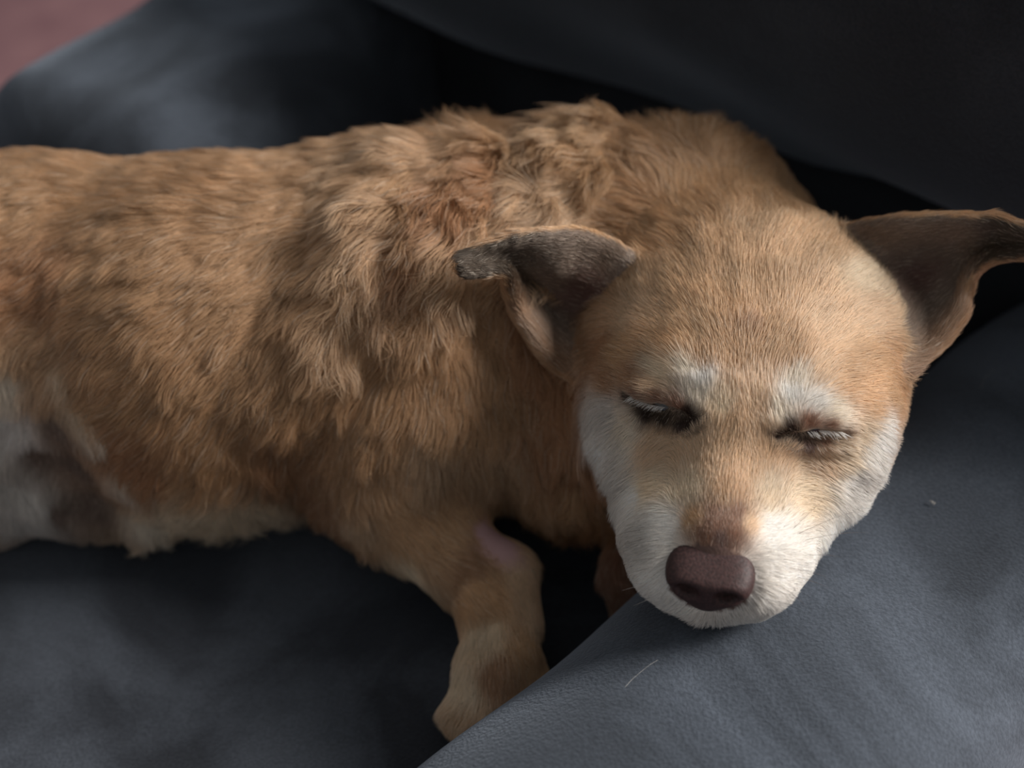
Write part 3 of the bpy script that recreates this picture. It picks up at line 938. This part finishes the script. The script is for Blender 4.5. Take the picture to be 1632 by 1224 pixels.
def grow():
    T = np.concatenate([DF[:, [0, 1, 2]], DF[:, [0, 2, 3]]])
    a, b, c = DV[T[:, 0]], DV[T[:, 1]], DV[T[:, 2]]
    area = np.linalg.norm(np.cross(b - a, c - a), axis=1) / 2
    L = ln[T].mean(1)
    view = norm(CAM - DV[T[:, 0]])
    face = (DN[T[:, 0]] * view).sum(1)
    vis = np.where(face > -.45, 1.0, .12)
    # hidden undersides on the seat need little
    vis = np.where((DV[T[:, 0]][:, 2] < .004), .1, vis)
    px = project(DV[T[:, 0]])
    vis = np.where(px[0] < -120, .1, vis)
    dens = np.clip(11.0 / (L * 1000), .55, 3.2) * 1.9e6        # hairs per square metre
    w = area * dens * vis * (1 - bare[T].mean(1)) ** 2
    n = int(w.sum() * FUR)
    k = rng.choice(len(T), n, p=w / w.sum())
    u = rng.random((n, 2)); fl = u.sum(1) > 1; u[fl] = 1 - u[fl]
    W = np.stack([1 - u.sum(1), u[:, 0], u[:, 1]], 1)
    def at(A):
        A3 = A[T[k]]
        return (A3 * (W[..., None] if A.ndim == 2 else W)).sum(1)
    root = at(DV); N = norm(at(DN)); C = at(col); Ln = at(ln); Lf = at(lf); D = at(dr)
    reg = region[T[k, 0]]
    D = D + Noise(22, 10, 3, 11)(root) * .12 + Noise(70, 10, 3, 12)(root) * np.clip((Ln - .006) * 16, .05, .32)[:, None] + rng.normal(size=(n, 3)) * .10
    D = norm(D - N * (D * N).sum(1)[:, None])
    Ln = Ln * rng.uniform(.65, 1.15, n) * (1 + .18 * Noise(60, 8, 1, 13)(root)[:, 0])
    Lf = np.clip(Lf * (1 + .22 * Noise(45, 8, 1, 14)(root)[:, 0]) + rng.normal(size=n) * .05, .08, 1.2)
    side = np.cross(N, D)
    K = 6
    s = np.linspace(0, 1, K)
    pts = np.empty((n, K, 3))
    wav = np.clip((Ln - .012) / .012, 0, 1)                     # long hair waves
    ph = Noise(40, 8, 1, 15)(root)[:, 0] * 2.5
    for i, t in enumerate(s):
        up = Lf * (t - .45 * t * t)
        bend = wav * .13 * np.sin(ph + 5.0 * t) * t
        pts[:, i] = root + Ln[:, None] * (D * (t * (1 - .15 * Lf))[:, None] + N * up[:, None] + side * bend[:, None])
    # clumps: tips drawn together around shared centres
    from mathutils import kdtree
    long = Ln > .0075
    ids = np.where(long)[0]
    nc = max(1, len(ids) // 28)
    cen = rng.choice(ids, nc, replace=False)
    tree = kdtree.KDTree(nc)
    for i, q in enumerate(cen):
        tree.insert(root[q], i)
    tree.balance()
    own = np.array([tree.find(root[q])[1] for q in ids])
    cr = cen[own]
    strength = .5 * np.clip((Ln[ids] - .009) / .012, .08, 1)
    for i, t in enumerate(s[1:], 1):
        wgt = (strength * t ** 1.4)[:, None]
        off = pts[cr, i] - pts[ids, i]
        far = np.linalg.norm(off, axis=1)[:, None]
        off = np.where(far > .012, 0, off)
        pts[ids, i] += off * wgt
    # keep the strands out of the seat and the armrest
    flat = pts.reshape(-1, 3)
    flat[:, 2] = np.maximum(flat[:, 2], seat_z(flat[:, 0], flat[:, 1]) + .0006)
    da = arm_sdf(flat)
    ins = da < .0006
    if ins.any():
        g = grad(arm_sdf, flat[ins])
        flat[ins] += g * (.0008 - da[ins])[:, None]
    pts = flat.reshape(n, K, 3)
    base = np.clip(.00006 + Ln * .0035, .00006, .00012)
    prof = np.array([1, 1, .95, .8, .55, .15])
    rad = base[:, None] * prof[None]
    var = np.exp(rng.normal(size=n) * .13 + .07 * Noise(35, 8, 1, 16)(root)[:, 0])
    # a few hairs white or dark among the tan
    C = C * var[:, None]
    pick = rng.random(n)
    C = np.where((pick < .05)[:, None], C * .55, C)
    C = np.where((pick > .94)[:, None], C * .6 + PALE * .45, C)
    C = np.clip(C, .004, .92)
    return pts, rad, C, reg

pts, rad, hc, reg = grow()
print('hairs', len(pts))
for r, (nm, lab) in enumerate((('body_fur', 'tan wavy coat of the body and neck'), ('head_fur', 'short tan and white fur of the face'),
                               ('foreleg_fur', 'short pale tan fur of the foreleg and paw'), ('ear_fur', 'ear folded out over the shoulder'),
                               ('ear_fur', 'ear in the shade of the back cushion'))):
    m = reg == r
    o = make_curves(nm, pts[m], rad[m], hc[m], M_FUR, dog)
    o['kind'] = 'stuff'
    o['label'] = lab

# ------------------------------------------------------------------ nose, eyes, lashes, whiskers
NA, NZ = .0055, -.0090
def nose_sdf(p):
    def e(c, r): return hell(p, (c[0] + NA, c[1], c[2] + NZ), r)
    def k(a, b, r1, r2): return hcone(p, (a[0] + NA, a[1], a[2] + NZ), (b[0] + NA, b[1], b[2] + NZ), r1, r2)
    d = e((.0580, 0, -.0165), (.0155, .0150, .0090))
    for s in (-1, 1):
        d = smin(d, e((.0590, s * .0080, -.0200), (.0140, .0098, .0100)), .006)
    d = smin(d, e((.0580, 0, -.0280), (.0125, .0090, .0095)), .008)
    pr = p - H(NA, 0, NZ)
    d = smax(d, (pr @ (HU * .93 + HF * .36)) / HS - .0112, .006)
    d = smax(d, (pr @ (HF * .97 - HU * .24)) / HS - .0745, .006)
    for s in (-1, 1):
        d = smax(d, -e((.0725, s * .0082, -.0215), (.0095, .0052, .0038)), .003)
        d = smax(d, -k((.0715, s * .0100, -.0225), (.0640, s * .0190, -.0260), .0019, .0012), .002)
    d = smax(d, -k((.0750, 0, -.0260), (.0700, 0, -.0390), .0007, .0010), .0015)
    return d
nc = H(.064, 0, -.029)
NV, NF = mesh_sdf(nose_sdf, nc - .028, nc + .028, .0007)
NV = smooth_mesh(NV, NF, 2)
o = link_mesh('nose', NV, NF, M_NOSE); adopt(o, dog)
o['label'] = 'brown leathery nose'

def sphere(c, r, nu=28, nv=18):
    vs, fs = [], []
    for i in range(nv + 1):
        th = math.pi * i / nv
        for j in range(nu):
            ph = 2 * math.pi * j / nu
            vs.append(c + r * np.array([math.sin(th) * math.cos(ph), math.sin(th) * math.sin(ph), math.cos(th)]))
    for i in range(nv):
        for j in range(nu):
            fs.append((i * nu + j, (i + 1) * nu + j, (i + 1) * nu + (j + 1) % nu, i * nu + (j + 1) % nu))
    return vs, fs
for s in LIDS.values():
    v, f = sphere(s['c'], .0098)
    o = link_mesh('eye', v, f, M_EYE); adopt(o, dog)
    o['label'] = 'dark eye behind nearly closed lids'

# pale lashes hanging from the upper lids
lp, lc = [], []
for key, s in LIDS.items():
    for i in range(60):
        u = rng.uniform(.4, 3.2)
        k = int(u); t = u - k
        q = s['mid'][k] * (1 - t) + s['mid'][k + 1] * t
        upv = s['up'][k] * (1 - t) + s['up'][k + 1] * t
        out = s['n']
        r0 = q * .55 + upv * .45 + out * .0022
        dn = norm((q - upv)[None])[0]
        sd = norm((s['mid'][0] - s['mid'][-1])[None])[0]
        L = rng.uniform(.0018, .0036)
        dirv = dn * .6 + out * .3 + sd * rng.uniform(.5, 1.3) + rng.normal(size=3) * .15
        pr = np.array([r0 + L * (dirv * w + dn * .25 * w * w) for w in np.linspace(0, 1, 5)])
        lp.append(pr); lc.append(srgb(238, 234, 228) * rng.uniform(.8, 1))
lp = np.array(lp)
o = make_curves('eyelashes', lp, np.tile(np.array([.0001, .0001, .00009, .00007, .00002]), (len(lp), 1)), np.array(lc), M_FUR, dog)
o['kind'] = 'stuff'; o['label'] = 'white lashes on the upper lids'

wp, wc = [], []
for (x, y, dx, dy, L, dark) in (
        (1270, 852, 1, -.45, .032, 1), (1278, 862, 1, -.22, .034, 1), (1262, 845, .8, -.7, .02, 1), (1255, 905, 1, .1, .018, 1), (1270, 920, 1, .25, .018, 1), (1245, 935, .9, .5, .014, 1),
        (1285, 885, 1, 0, .018, 1), (1020, 845, -1, -.05, .012, 1), (1030, 858, -1, .1, .014, 1), (1040, 905, -1, .15, .012, 1), (1035, 930, -1, .3, .012, 0),
        (1050, 890, -1, 0, .014, 1), (1045, 950, -.8, .6, .010, 0), (1112, 628, -.4, -.9, .012, 1), (1105, 640, -.7, -.7, .010, 1), (1285, 640, .9, -.4, .022, 1), (1275, 650, .7, -.7, .014, 1), (1290, 648, 1, -.15, .02, 1), (1150, 1000, .05, 1, .01, 0)):
    a = surf(np.array([[x, y]], float))
    n_ = grad(core_sdf, a)[0]; a = a[0]
    d = dx * RT - dy * UP
    d = d - n_ * (d @ n_) * .8; d /= np.linalg.norm(d)
    wp.append(np.array([a + L * (d * w + n_ * (.35 * w - .25 * w * w) - UP * .12 * w * w) for w in np.linspace(0, 1, 8)]))
    wc.append(srgb(70, 56, 50) if dark else srgb(225, 215, 205))
wp = np.array(wp)
o = make_curves('whiskers', wp, np.tile(np.linspace(.00009, .00002, 8), (len(wp), 1)), np.array(wc), M_FUR, dog)
o['kind'] = 'stuff'; o['label'] = 'thin dark and pale whiskers'

# ------------------------------------------------------------------ bits lying on the armrest
def arm_top(px, py):
    return surf(np.array([[px, py]], float), arm_sdf)[0]
M_LINT = simple_mat('pale_lint', srgb(196, 192, 186), 0.9, 0.1)
def loose_hair(pix, label):
    q = np.array([arm_top(*c) for c in pix]) + np.array([0, 0, .0012])
    k = len(q)
    ring = 5
    vs, fs = [], []
    for i in range(k):
        d = q[min(i + 1, k - 1)] - q[max(i - 1, 0)]; d /= np.linalg.norm(d)
        a = np.cross(d, (0, 0, 1)); a /= np.linalg.norm(a); b = np.cross(a, d)
        for j in range(ring):
            w = 2 * math.pi * j / ring
            vs.append(q[i] + 0.00005 * (a * math.cos(w) + b * math.sin(w)))
    for i in range(k - 1):
        for j in range(ring):
            fs.append((i * ring + j, i * ring + (j + 1) % ring, (i + 1) * ring + (j + 1) % ring, (i + 1) * ring + j))
    o = link_mesh('loose_hair', vs, fs, M_LINT)
    o['label'] = label; o['category'] = 'hair'; o['group'] = 'loose hairs on the armrest'
loose_hair([(996, 1098), (1008, 1085), (1022, 1073), (1036, 1062), (1048, 1055)], 'longer pale dog hair on the armrest below the nose')
loose_hair([(1562, 622), (1566, 610), (1574, 600), (1584, 592)], 'short pale dog hair on the armrest under the ear')
p0 = arm_top(1485, 803) + np.array([0, 0, .0011])
vs, fs = [], []
for (cx, cy, cr) in ((0, 0, .0006), (.0010, -.0005, .0004), (-.0007, .0006, .0003), (.0005, -.0012, .0003)):
    n0 = len(vs)
    v, f = sphere(p0 + cx * RT + cy * np.array([0, 1, 0]), cr, 8, 6)
    v = np.array(v); v = v + rng.normal(size=v.shape) * cr * .12
    vs += list(v); fs += [tuple(i + n0 for i in q) for q in f]
o = link_mesh('lint_speck', vs, fs, M_LINT)
o['label'] = 'tiny white speck of lint on the armrest right of the muzzle'; o['category'] = 'lint'
